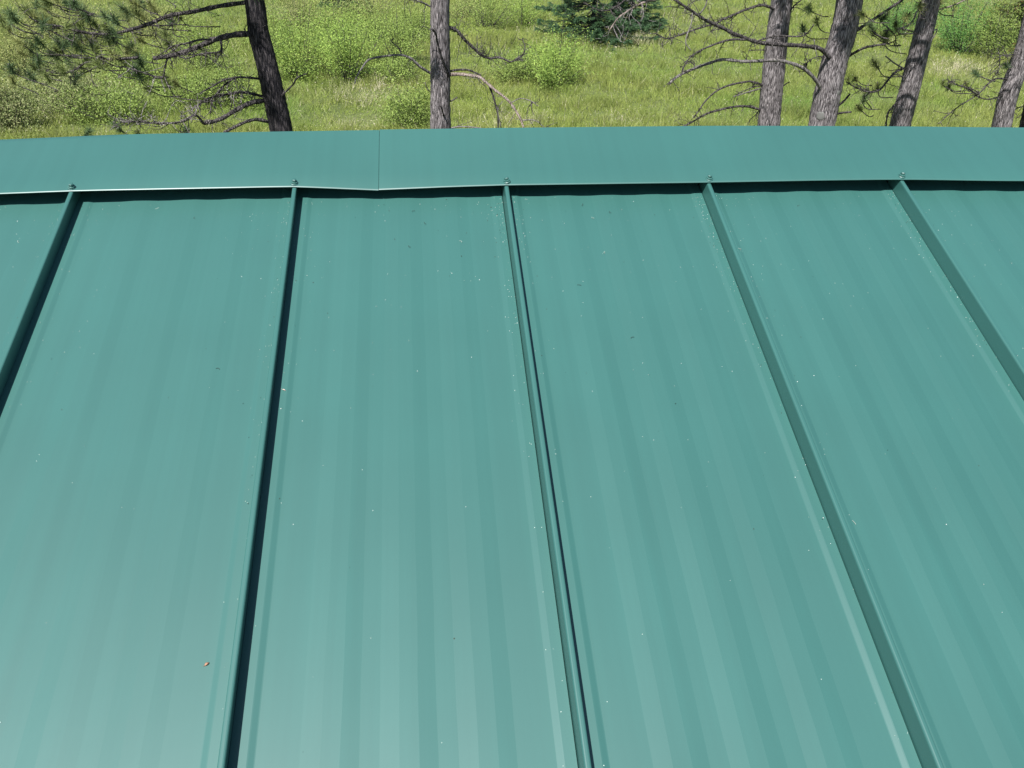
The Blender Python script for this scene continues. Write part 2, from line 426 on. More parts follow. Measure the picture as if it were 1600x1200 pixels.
def bud_scale(px, py, L, wd, ang, mat, label):
    u, v = roof_px(px, py); w0 = pan_w(u) + 0.0005
    verts = []; faces = []; n = 7; m = 6
    for j in range(n):
        t = j / (n - 1); r = wd * math.sin(math.pi * min(0.98, 0.06 + 0.9 * t)) ** 0.7 * (1 - 0.35 * t)
        for i in range(m):
            a = 2 * math.pi * i / m
            x, y, z = (t - 0.5) * L, r * math.cos(a), r * 0.55 * math.sin(a) + r * 0.55 + 0.0012 * math.sin(math.pi * t)
            verts.append(roof(u + x * math.cos(ang) - y * math.sin(ang), v + x * math.sin(ang) + y * math.cos(ang), w0 + z))
    for j in range(n - 1):
        for i in range(m):
            faces.append((j * m + i, j * m + (i + 1) % m, (j + 1) * m + (i + 1) % m, (j + 1) * m + i))
    faces.append(tuple(range(m - 1, -1, -1))); faces.append(tuple(range((n - 1) * m, n * m)))
    root = empty('bud_scale', roof(u, v, w0)); tag(root, label, 'bud scale')
    o = build('husk', verts, faces, mat, root, smooth=True)
    st = [roof(u + math.cos(ang) * x - math.sin(ang) * y, v + math.sin(ang) * x + math.cos(ang) * y, w0 + z) for x, y, z in ((-L * 0.45, 0.0004, 0.0005), (-L * 0.45, -0.0004, 0.0005), (-L * 0.95, 0, 0.0009), (-L * 0.45, 0, 0.0015))]
    build('stalk', st, [(0, 1, 2), (0, 2, 3), (1, 3, 2), (0, 3, 1)], mat, root)
M_BUD = flat('reddish_bud_scale', (0.34, 0.18, 0.11)); M_BUDP = flat('pale_bud_scale', (0.5, 0.42, 0.36))
bud_scale(323, 1037, 0.0062, 0.0020, 0.6, M_BUD, 'reddish brown bud scale lying low on the left roof pan')
bud_scale(444, 610, 0.0058, 0.0013, -0.5, M_BUDP, 'pale pinkish bud scale lying on the flange beside a dark seam')

# ------------------------------------------------------------------ tubes for trunks and limbs
def catmull(pts, seg):
    P = [Vector(p) for p in pts]
    P = [P[0] * 2 - P[1]] + P + [P[-1] * 2 - P[-2]]; out = []
    for i in range(1, len(P) - 2):
        for s in range(seg):
            t = s / seg; a, b, c, d = P[i - 1], P[i], P[i + 1], P[i + 2]
            out.append(0.5 * ((2 * b) + (c - a) * t + (2 * a - 5 * b + 4 * c - d) * t * t + (3 * b - a - 3 * c + d) * t ** 3))
    out.append(P[-2]); return out
def tube(pts, radii, n=6, rough=0.0, rnd=random, cap=True):
    verts = []; faces = []; ref = Vector((0.31, 0.83, 0.46))
    for j, p in enumerate(pts):
        d = (pts[min(j + 1, len(pts) - 1)] - pts[max(j - 1, 0)]).normalized()
        if j == 0:
            s = d.cross(ref).normalized()
        else:
            s = (s - d * s.dot(d)).normalized()
        t = d.cross(s)
        for i in range(n):
            a = 2 * math.pi * i / n; r = radii[j] * (1 + rnd.uniform(-rough, rough))
            verts.append(p + s * math.cos(a) * r + t * math.sin(a) * r)
    for j in range(len(pts) - 1):
        for i in range(n):
            faces.append((j * n + i, j * n + (i + 1) % n, (j + 1) * n + (i + 1) % n, (j + 1) * n + i))
    if cap: faces.append(tuple(range(n - 1, -1, -1))); faces.append(tuple(range((len(pts) - 1) * n, len(pts) * n)))
    return verts, faces
def join(lists):
    V_ = []; F_ = []
    for v, f in lists:
        o = len(V_); V_ += v; F_ += [tuple(i + o for i in x) for x in f]
    return V_, F_
def twigs_for(path, r0, count, length, rnd, level=2, droop=0.0, rad=0.0042, up=None):
    out = []
    for _ in range(count):
        i = rnd.randrange(len(path) // 5, len(path)); p = path[i]
        d0 = (path[min(i + 1, len(path) - 1)] - path[max(i - 1, 0)]).normalized()
        d = (d0 * rnd.uniform(0.1, 0.9) + Vector((rnd.gauss(0, 1), rnd.gauss(0, 1), rnd.gauss(0, 1) - droop)).normalized()).normalized()
        L = length * rnd.uniform(0.35, 1.15); n = 7; q = [p]; bend = Vector((rnd.gauss(0, .3), rnd.gauss(0, .3), rnd.gauss(0, .3) + (up or 0)))
        for k in range(n):
            d = (d + bend * 0.35 + Vector((rnd.gauss(0, .16), rnd.gauss(0, .16), rnd.gauss(0, .16)))).normalized(); q.append(q[-1] + d * L / n)
        rr = rad * rnd.uniform(0.7, 1.2)
        out.append(tube(q, [rr * (1 - 0.6 * k / n) for k in range(n + 1)], 3, 0, rnd, cap=False))
        if level > 1: out += twigs_for(q, rr, rnd.randrange(1, 4), L * 0.5, rnd, level - 1, droop, rad * 0.7, up)
    return out
# one tuft of long pine needles: (needles, 3, 3)
def tuft(c, d, R, n, rg, green, wk=1.0):
    c = np.array(c); d = np.array(d) / np.linalg.norm(d)
    v = rg.normal(0, 1, (n, 3)); v /= np.linalg.norm(v, axis=1, keepdims=True)
    dirs = v + d * rg.uniform(0.25, 1.1, (n, 1)); dirs /= np.linalg.norm(dirs, axis=1, keepdims=True)
    base = c - d * R * rg.uniform(0, 1.0, (n, 1)) + rg.normal(0, 0.006, (n, 3))
    L = R * rg.uniform(0.7, 1.25, (n, 1)); side = np.cross(dirs, rg.normal(0, 1, (n, 3))); side /= np.linalg.norm(side, axis=1, keepdims=True)
    wd = 0.0030 * wk * rg.uniform(0.7, 1.3, (n, 1))
    tri = np.stack([base - side * wd, base + side * wd, base + dirs * L + np.array([0, 0, -0.012])], 1)
    g = np.array(green) * rg.uniform(0.7, 1.35, (n, 1)); return tri, g
GREENS = [(0.19, 0.235, 0.08), (0.10, 0.155, 0.07), (0.27, 0.295, 0.11), (0.145, 0.205, 0.09)]

def pine(trunk_px, Y, label, bark_m, limbs, tufts, crown=(60, 4.6, 12.5, 1.9), top=13.0, seed=0, knots=(), crown_az=None, density=110, twig_density=1.0):
    rnd = random.Random(seed); rg = np.random.default_rng(seed + 50)
    P = [(on_plane(x, y, Y), w) for x, y, w in trunk_px]
    a, b = P[0][0], P[-1][0]                                    # top to bottom of what is seen
    ra = P[0][1] / 2 * m_per_px(a); rb = P[-1][1] / 2 * m_per_px(b)
    dn = (b - P[-2][0]); dn = dn / -dn.z
    zb = gz(b.x, Y)
    base = b + dn * (b.z - zb) * 0.7; base.z = zb
    upd = (a - P[1][0]); upd = upd / upd.z
    pts = [base - Vector((0, 0, 0.15)), base + Vector((0, 0, 0.35)) , b + (base - b) * 0.45] + [p for p, _ in reversed(P)]
    rad = [rb * 1.55, rb * 1.2, rb * 1.08] + [w / 2 * m_per_px(p) for p, w in reversed(P)]
    zz = a.z
    for f in (0.2, 0.45, 0.72, 1.0):
        z = zz + (top - zz) * f; pts.append(a + upd * (z - zz) * (1 - 0.55 * f) + Vector((rnd.uniform(-.05, .05), rnd.uniform(-.05, .05), 0))); rad.append(ra * (1 - 0.93 * f))
    seg = 8; path = catmull(pts, seg)
    rr = [float(np.interp(i / seg, range(len(rad)), rad)) for i in range(len(path))]
    root = empty('pine_tree', base); tag(root, label, 'tree')
    v, f = tube(path, rr, 20, 0.035, rnd)
    tr = build('trunk', v, f, bark_m, root, smooth=True)
    for kx, ky, kr in knots:
        c = on_plane(kx, ky, Y); i = min(range(len(path)), key=lambda j: (path[j] - c).length); d = (CAM - path[i]); d.z *= 0.2
        side = (c - path[i]); out = (d.normalized() * rr[i] * 0.9 + Vector((side.x, 0, 0))).normalized()
        p0 = path[i] + out * rr[i] * 0.90 + Vector((0, 0, c.z - path[i].z)); r_ = kr * m_per_px(c)
        kv, kf = tube([p0 - out * 0.05, p0 + out * 0.012, p0 + out * 0.016, p0 + out * 0.0165], [r_ * 1.5, r_ * 1.15, r_ * 0.9, r_ * 0.1], 12, 0.1, rnd)
        build('knot', kv, kf, M_KNOT, tr, smooth=True)
    needles = []; ncol = []
    for L in limbs:
        px, r0, r1 = L['p'], L['r'][0], L['r'][1]; dy = L.get('dy', 0.0); dy0 = L.get('dy0', 0.0)
        n = len(px); pp = [on_plane(x, y, Y + dy0 + (dy - dy0) * (i / (n - 1)) ** 0.8) for i, (x, y) in enumerate(px)]
        if L.get('root', True):
            dirn = (pp[0] - pp[1]).normalized(); pp = [pp[0] + dirn * 0.06] + pp
        lp = catmull(pp, 5); k = m_per_px(pp[-1]); m = len(lp)
        jit = 0.10 if r0 > 1.5 else 0.05
        v, f = tube(lp, [(r0 + (r1 - r0) * i / (m - 1)) * k * (1 + jit * math.sin(i * 1.7)) for i in range(m)], 7, 0.12, rnd)
        br = build('branch', v, f, {'g': M_LIMB, 'p': M_LIMBP, 'o': M_LIMBO, 'b': bark_m}[L.get('m', 'g')], root, smooth=True)
        nt_ = int(L.get('t', 6) * 1.8 * twig_density)
        if nt_:
            tw = twigs_for(lp, 0, nt_, L.get('tl', 0.28), rnd, 2, L.get('droop', 0.2), L.get('tr', 0.0060), L.get('up'))
            v, f = join(tw); tag(build('twigs', v, f, M_LIMBP if L.get('tp') else M_LIMB, br), kind='stuff')
        for _ in range(L.get('n', 0)):
            i = rnd.randrange(m // 2, m); c = lp[i] + Vector((rnd.gauss(0, .14), rnd.gauss(0, .14), rnd.gauss(0, .12)))
            t_, g_ = tuft(c, (rnd.gauss(0, .4) - 0.3, rnd.gauss(0, .5), 0.7), 0.13, density, rg, GREENS[rnd.randrange(4)]); needles.append(t_); ncol.append(g_)
    shoots = []
    for x, y, s in tufts:
        c = on_plane(x, y, Y + rnd.uniform(-0.5, 0.4)); k = m_per_px(c); R = s * k * 1.35
        d = Vector((rnd.gauss(-0.25, .35), rnd.gauss(-0.15, .3), rnd.uniform(0.35, 0.9))).normalized()
        t_, g_ = tuft(c, d, R, density + 60, rg, GREENS[rnd.randrange(4)]); needles.append(t_); ncol.append(g_)
        q = [c + d * R * 0.3, c - d * R * 0.9, c - d * R * 1.6 + Vector((rnd.uniform(0.0, .2), 0, -0.03)), c - d * R * 1.9 + Vector((rnd.uniform(0.1, .4), rnd.uniform(-.1, .1), -0.02))]
        shoots.append(tube(catmull(q, 3), list(np.linspace(0.006, 0.008, 10)), 4, 0.1, rnd))
    # the crown above the picture: unseen tufted limbs, mostly set sunward, needles widened to deepen trunk shade
    nc, z0, z1, spread = crown; nl = max(6, nc // 5); climb = []
    for i in range(nl):
        z = z0 + (z1 - z0) * (i + rnd.random()) / nl; j = min(range(len(path)), key=lambda q_: abs(path[q_].z - z)); p0 = path[j]
        az = rnd.uniform(0, 6.28) if crown_az is None else rnd.gauss(crown_az, 0.9)
        Ls = spread * (1.15 - 0.75 * (z - z0) / (z1 - z0)) * rnd.uniform(0.7, 1.1)
        d = Vector((math.cos(az), math.sin(az), 0)); q = [p0, p0 + d * Ls * 0.4 + Vector((0, 0, 0.10)), p0 + d * Ls * 0.75 + Vector((0, 0, 0.12)), p0 + d * Ls + Vector((0, 0, 0.35))]
        lp = catmull(q, 5); climb.append(tube(lp, list(np.linspace(0.035, 0.008, len(lp))), 5, 0.1, rnd))
        for _ in range(max(3, nc // nl)):
            t = rnd.uniform(0.3, 1.0); c = lp[int(t * (len(lp) - 1))] + Vector((rnd.gauss(0, .22), rnd.gauss(0, .22), rnd.gauss(0.05, .14)))
            t_, g_ = tuft(c, d * 0.5 + Vector((0, 0, 0.8)), 0.19, 110, rg, GREENS[rnd.randrange(4)], 2.2)
            needles.append(t_); ncol.append(g_)
    v, f = join(climb); tag(build('crown_limbs', v, f, M_LIMB, root, smooth=True), kind='stuff')
    if shoots: v, f = join(shoots); tag(build('shoots', v, f, M_LIMB, root, smooth=True), kind='stuff')
    tag(bulk('needles', np.concatenate(needles), M_NEEDLE, root, np.concatenate(ncol)), kind='stuff')
    return root

T1 = [
 dict(p=[(390, 3), (345, 9), (303, 18), (266, 24), (236, 36), (205, 46), (180, 52), (150, 53), (120, 48), (95, 41), (65, 37), (45, 26)], r=(4.2, 1.2), t=26, tl=0.30, dy=-0.7, n=8),
 dict(p=[(398, 52), (362, 55), (330, 64), (302, 76), (272, 86), (239, 91)], r=(5.2, 3.2), t=20, tl=0.28, dy=-0.5, up=0.1),
 dict(p=[(330, 62), (312, 62), (290, 68), (268, 73), (258, 82)], r=(1.8, 0.8), t=6, root=False, dy0=-0.3, dy=-0.6),
 dict(p=[(345, 63), (346, 78), (338, 82), (315, 84), (290, 92)], r=(2.0, 1.0), t=10, root=False, dy0=-0.3, dy=-0.7),
 dict(p=[(215, 90), (190, 92), (165, 92), (155, 88), (148, 96), (134, 98), (115, 110), (90, 115), (66, 107)], r=(2.6, 0.9), t=8, root=False, dy0=-0.5, dy=-0.9, n=6),
 dict(p=[(163, 99), (148, 106), (134, 113), (122, 119), (108, 120)], r=(1.6, 0.8), t=3, root=False, dy0=-0.6, dy=-0.8),
 dict(p=[(262, 88), (258, 104), (252, 122), (222, 113), (190, 103)], r=(1.3, 1.0), t=5, root=False, dy0=-0.4, dy=-0.6, tp=True),
 dict(p=[(406, 123), (385, 121), (368, 121), (348, 126), (330, 136), (312, 146)], r=(2.2, 1.0), t=5, dy=-0.3),
 dict(p=[(368, 121), (352, 132), (340, 145), (331, 156), (329, 178)], r=(1.6, 0.8), t=7, root=False, dy0=-0.1, dy=-0.3),
 dict(p=[(411, 151), (388, 145), (370, 145), (350, 148), (330, 152), (312, 162), (298, 172)], r=(2.6, 0.9), t=26, tl=0.26, dy=-0.3, tp=True, m='g'),
 dict(p=[(416, 157), (396, 160), (372, 170), (345, 186), (318, 193)], r=(4.2, 3.0), t=10, tl=0.22, dy=-0.5),
 dict(p=[(318, 193), (305, 180), (285, 190), (250, 193), (222, 190), (190, 191)], r=(2.2, 0.9), t=30, tl=0.28, root=False, dy0=-0.5, dy=-0.9, tp=True, up=0.3),
 dict(p=[(424, 191), (398, 187), (376, 194), (350, 207)], r=(3.2, 2.2), t=3, dy=-0.4),
 dict(p=[(434, 158), (446, 144), (458, 132), (464, 122), (479, 115)], r=(1.8, 1.1), t=2, dy=-0.35, tl=0.1),
]
TU1 = [(38, 12, 15), (130, 18, 15), (66, 0, 14), (25, 62, 14), (57, 60, 13), (120, 66, 14), (150, 72, 11), (170, 44, 12), (205, 68, 12), (78, 82, 13), (190, 12, 15), (185, 88, 13), (215, 108, 14),
       (228, 138, 10), (50, 103, 11), (15, 103, 10), (180, 193, 11), (140, 203, 10), (214, 206, 10), (100, 2, 13), (232, 4, 14), (258, 50, 13), (272, 128, 9), (10, 20, 14), (290, 200, 9), (60, 30, 12), (88, 60, 11), (160, 20, 12), (215, 20, 13), (105, 92, 10)]
rt_ = random.Random(44)
TU1 += [(x + rt_.gauss(0, 22), y + rt_.gauss(-4, 14), s_ * rt_.uniform(0.7, 1.05)) for x, y, s_ in TU1 + TU1 if y < 112]
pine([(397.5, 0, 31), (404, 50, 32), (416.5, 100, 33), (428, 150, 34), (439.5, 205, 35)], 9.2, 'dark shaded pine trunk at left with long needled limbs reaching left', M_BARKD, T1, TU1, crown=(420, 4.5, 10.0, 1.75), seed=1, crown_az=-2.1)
T2 = [
 dict(p=[(674, 115), (656, 104), (643, 92), (626, 86), (600, 88), (577, 93), (565, 107), (557, 121), (554, 131)], r=(2.6, 0.8), t=9, m='p', dy=-0.4, tr=0.003),
 dict(p=[(627, 85), (623, 75), (612, 65), (614, 61)], r=(1.2, 0.7), t=1, root=False, dy0=-0.15, dy=-0.2, tl=0.08),
 dict(p=[(674, 11), (660, 4), (648, 0), (630, -9)], r=(1.8, 1.0), t=3, m='p', dy=-0.2),
 dict(p=[(700, 42), (714, 48), (725, 61), (740, 75), (752, 86), (765, 91), (781, 90), (797, 97)], r=(3.0, 1.4), t=30, tl=0.26, up=0.35, droop=-0.3, dy=0.2, tr=0.0048),
 dict(p=[(797, 97), (810, 92), (818, 84), (820, 73), (816, 60)], r=(1.4, 0.7), t=7, root=False, dy0=0.2, dy=0.2, tl=0.12),
 dict(p=[(700, 112), (716, 109), (734, 110), (752, 118)], r=(2.0, 1.2), t=1, dy=0.1),
 dict(p=[(694, 117), (716, 116), (735, 118), (750, 121), (762, 131), (775, 142), (795, 158), (807, 175), (815, 190), (820, 208)], r=(3.0, 1.5), t=9, m='o', dy=-0.7, tp=True, tl=0.35, tr=0.003),
 dict(p=[(765, 135), (772, 155), (778, 180), (778, 206)], r=(1.6, 1.2), t=1, root=False, dy0=-0.35, dy=-0.4),
 dict(p=[(798, 161), (813, 154), (830, 158), (841, 166)], r=(0.9, 0.6), t=2, root=False, dy0=-0.5, dy=-0.6, m='p'),
 dict(p=[(815, 188), (835, 188), (852, 200)], r=(1.0, 0.6), t=2, root=False, dy0=-0.6, dy=-0.7, m='p'),
 dict(p=[(783, 200), (778, 172), (785, 158)], r=(0.8, 0.6), t=2, root=False, dy0=-0.5, dy=-0.5, m='p'),
 dict(p=[(700, 114), (690, 90), (683, 65), (681, 53), (675, 45)], r=(2.0, 1.6), t=1, dy=-0.45, dy0=-0.1, tl=0.06),
 dict(p=[(700, 160), (708, 156), (715, 152)], r=(1.5, 1.0), t=0),
 dict(p=[(693, 180), (691, 172), (688, 164)], r=(1.8, 1.0), t=0, dy0=-0.12, dy=-0.25),
 dict(p=[(700, 201), (720, 198), (748, 200), (770, 207)], r=(1.5, 0.9), t=2, m='p', dy=-0.2),
 dict(p=[(674, 145), (667, 138), (664, 128)], r=(1.0, 0.6), t=1, tl=0.08),
]
pine([(687.5, 0, 30), (687.5, 50, 30.5), (688, 100, 31), (688, 150, 31), (688.5, 203, 32)], 9.0, 'straight grey pine trunk with bare dead branches, alone at centre', M_BARK, T2, [], crown=(50, 9.0, 13.0, 1.3), seed=2)
T3 = [
 dict(p=[(1213, 19), (1205, 12), (1190, 8), (1175, 12), (1160, 17), (1145, 24), (1130, 30), (1118, 37), (1095, 43), (1075, 50), (1052, 58), (1040, 60), (1024, 52)], r=(2.6, 1.0), t=26, tl=0.25, dy=-0.6),
 dict(p=[(1192, 133), (1176, 128), (1165, 128), (1140, 133), (1120, 142), (1105, 155), (1095, 168), (1084, 184)], r=(2.0, 1.0), t=6, dy=-0.4, tl=0.2),
 dict(p=[(1190, 172), (1166, 166), (1140, 168), (1106, 177), (1086, 188), (1066, 199)], r=(2.2, 1.3), t=9, dy=-0.5, tl=0.2),
 dict(p=[(1190, 138), (1171, 143), (1156, 148), (1146, 151)], r=(1.3, 0.8), t=5, m='p', dy=-0.3, tl=0.12),
 dict(p=[(1190, 134), (1176, 136), (1165, 141), (1152, 147)], r=(1.2, 0.7), t=4, dy=-0.2, tl=0.12),
 dict(p=[(1222, 136), (1228, 131), (1234, 128)], r=(1.3, 0.8), t=0),
 dict(p=[(1200, 79), (1186, 78), (1170, 79)], r=(1.0, 0.7), t=1, tl=0.1),
 dict(p=[(1187, 172), (1180, 180), (1172, 187), (1168, 196)], r=(0.9, 0.5), t=4, tl=0.12),
 dict(p=[(1232, 22), (1240, 10), (1252, 0)], r=(1.6, 1.0), t=4, tl=0.2),
 dict(p=[(1215, -12), (1120, -16), (1060, -8), (1020, 0), (1000, 6), (985, 15), (966, 28), (952, 48)], r=(3.0, 0.9), t=18, tl=0.3, dy=-0.5, m='o', tp=True),
 dict(p=[(1020, -4), (985, -6), (972, 4), (960, 12), (945, 17), (930, 14), (916, 6)], r=(1.5, 0.8), t=8, root=False, dy0=-0.3, dy=-0.6, tl=0.2),
]
pine([(1221.5, 0, 33), (1215, 50, 33.5), (1210, 100, 34), (1205, 150, 34), (1200.5, 198, 34)], 9.7, 'left trunk of the close pair of grey pines, dead boughs bending left', M_BARK, T3, [(1262, 12, 11), (1276, 30, 9), (1254, 41, 8)], crown=(240, 4.7, 11.0, 1.5), seed=3, crown_az=-1.6)
T4 = [
 dict(p=[(1294, 88), (1281, 76), (1260, 72), (1230, 70), (1200, 68), (1180, 65), (1160, 58), (1145, 52), (1130, 44), (1115, 37), (1100, 30), (1085, 20), (1070, 10), (1052, -2)], r=(4.2, 2.0), t=34, tl=0.25, dy=-0.8, dy0=-0.1),
 dict(p=[(1166, 62), (1142, 62), (1120, 68), (1096, 78), (1080, 88), (1070, 101), (1066, 113)], r=(1.9, 0.9), t=9, root=False, dy0=-0.6, dy=-0.9, tl=0.2),
 dict(p=[(1182, 65), (1196, 60), (1216, 56), (1248, 57), (1262, 51), (1272, 38)], r=(1.5, 1.0), t=7, root=False, dy0=-0.6, dy=-0.9, tl=0.16),
 dict(p=[(1082, 20), (1080, 38), (1073, 56), (1072, 68), (1080, 79)], r=(1.0, 0.7), t=2, root=False, dy0=-0.75, dy=-0.85, m='p', tl=0.1),
 dict(p=[(1093, 22), (1102, 10), (1105, -4)], r=(1.3, 1.0), t=1, root=False, dy0=-0.75, dy=-0.8, m='p', tl=0.1),
 dict(p=[(1280, 134), (1270, 120), (1255, 107), (1240, 100), (1215, 94), (1190, 95), (1160, 96), (1130, 93), (1110, 98), (1085, 107), (1065, 116), (1054, 123), (1046, 131)], r=(3.2, 2.0), t=13, m='p', dy=-0.8, dy0=-0.1, tl=0.16),
 dict(p=[(1326, 88), (1345, 77), (1362, 72), (1384, 69)], r=(2.2, 1.6), t=3, dy=-0.4, tl=0.12),
 dict(p=[(1332, 52), (1350, 40), (1370, 27), (1395, 10), (1415, -4)], r=(2.8, 2.0), t=12, dy=0.3, tl=0.3),
 dict(p=[(1308, 167), (1320, 156), (1328, 147)], r=(2.0, 1.6), t=0, dy=-0.1),
 dict(p=[(1308, 178), (1318, 176), (1330, 175)], r=(2.0, 1.5), t=0, dy=-0.2),
 dict(p=[(1292, 88), (1276, 89), (1264, 95), (1255, 104)], r=(1.2, 0.7), t=10, dy=-0.1, tl=0.15),
 dict(p=[(1272, 62), (1274, 76), (1277, 90)], r=(0.8, 0.6), t=0, root=False, dy0=-0.4, dy=-0.4, m='p'),
]
pine([(1328, 0, 40), (1318, 50, 40), (1306, 90, 40), (1294, 140, 41), (1283.5, 196, 41)], 9.1, 'thick leaning pine trunk with cut branch knots, right of its pair', M_BARK, T4, [(1345, 20, 9), (1385, 22, 10), (1400, 36, 9), (1385, 52, 9), (1360, 36, 8)], crown=(220, 4.7, 11.5, 1.6), seed=4, knots=[(1283, 178, 6), (1309, 142, 3.5), (1304, 177, 3.5)], crown_az=-1.2)
T5 = [
 dict(p=[(1415, 106), (1400, 112), (1386, 127), (1375, 140), (1360, 144), (1345, 140), (1323, 129)], r=(2.2, 1.0), t=24, tl=0.22, dy=-0.5, tp=False),
 dict(p=[(1414, 108), (1398, 99), (1384, 88)], r=(1.6, 1.1), t=2, m='p', dy=-0.3, tl=0.1),
 dict(p=[(1404, 158), (1394, 168), (1387, 178), (1384, 200)], r=(1.8, 1.2), t=4, dy=-0.2, tl=0.15),
 dict(p=[(1434, 52), (1418, 47), (1404, 45)], r=(1.3, 0.8), t=6, m='p', dy=-0.3, tl=0.12),
 dict(p=[(1447, -4), (1434, 16), (1424, 35), (1404, 47)], r=(1.8, 0.9), t=10, m='p', dy=-0.3, tp=True, tl=0.2),
 dict(p=[(1464, 16), (1490, 8), (1512, -2)], r=(1.5, 0.9), t=6, m='o', tl=0.2),
 dict(p=[(1455, 50), (1464, 46), (1460, 56), (1452, 66)], r=(1.1, 0.8), t=1, m='p', dy0=-0.1, dy=-0.15, tl=0.05),
 dict(p=[(1385, 40), (1400, 60), (1384, 68), (1365, 55)], r=(0.9, 0.6), t=12, root=False, tl=0.22),
]
pine([(1455, 0, 28), (1446, 40, 29), (1436, 80, 30), (1421, 140, 30.5), (1406, 197, 31)], 9.9, 'slimmer pine trunk leaning right with a band of shade across it', M_BARK, T5,
     [(1365, 96, 11), (1356, 141, 10), (1371, 131, 8), (1340, 166, 8), (1336, 122, 7), (1352, 150, 8), (1420, 22, 9), (1438, 6, 9), (1470, 0, 12), (1386, 52, 12), (1362, 44, 9)], crown=(200, 4.7, 11.0, 1.6), seed=5, crown_az=-1.7)
T6 = [
 dict(p=[(1576, 124), (1557, 123), (1545, 130), (1527, 148), (1500, 165), (1483, 178), (1466, 194)], r=(1.7, 0.6), t=13, dy=-0.5, tl=0.2),
 dict(p=[(1527, 148), (1512, 138), (1494, 132), (1479, 124)], r=(1.4, 0.7), t=12, root=False, dy0=-0.3, dy=-0.5, tl=0.16),
 dict(p=[(1573, 145), (1556, 153), (1540, 155), (1526, 150)], r=(1.4, 0.9), t=8, dy=-0.3, tl=0.16),
 dict(p=[(1590, 84), (1577, 86), (1563, 88), (1562, 104), (1556, 118)], r=(1.3, 0.6), t=16, dy=-0.2, tl=0.22),
 dict(p=[(1584, 172), (1592, 168), (1600, 166)], r=(1.2, 0.8), t=2, tl=0.1),
]
pine([(1615, 20, 27), (1603, 70, 27.5), (1592, 105, 28), (1575, 150, 28), (1564, 200, 28)], 9.6, 'pine trunk cut off by the right edge, thin bare branch to its left', M_BARK, T6, [(1522, 112, 8), (1482, 134, 7), (1474, 126, 6), (1508, 128, 6), (1570, 100, 8), (1580, 92, 7)], crown=(130, 4.8, 11.0, 1.6), seed=6, crown_az=-1.6)
pine([(1640, 60, 26), (1628, 120, 26), (1616, 160, 27), (1606, 205, 27)], 10.6, 'sliver of a dark pine trunk at the far right edge above the ridge', M_BARKD, [dict(p=[(1612, 170), (1600, 176), (1590, 184)], r=(1.2, 0.7), t=2, tl=0.1)], [], crown=(90, 5.2, 12.0, 1.6), seed=8)

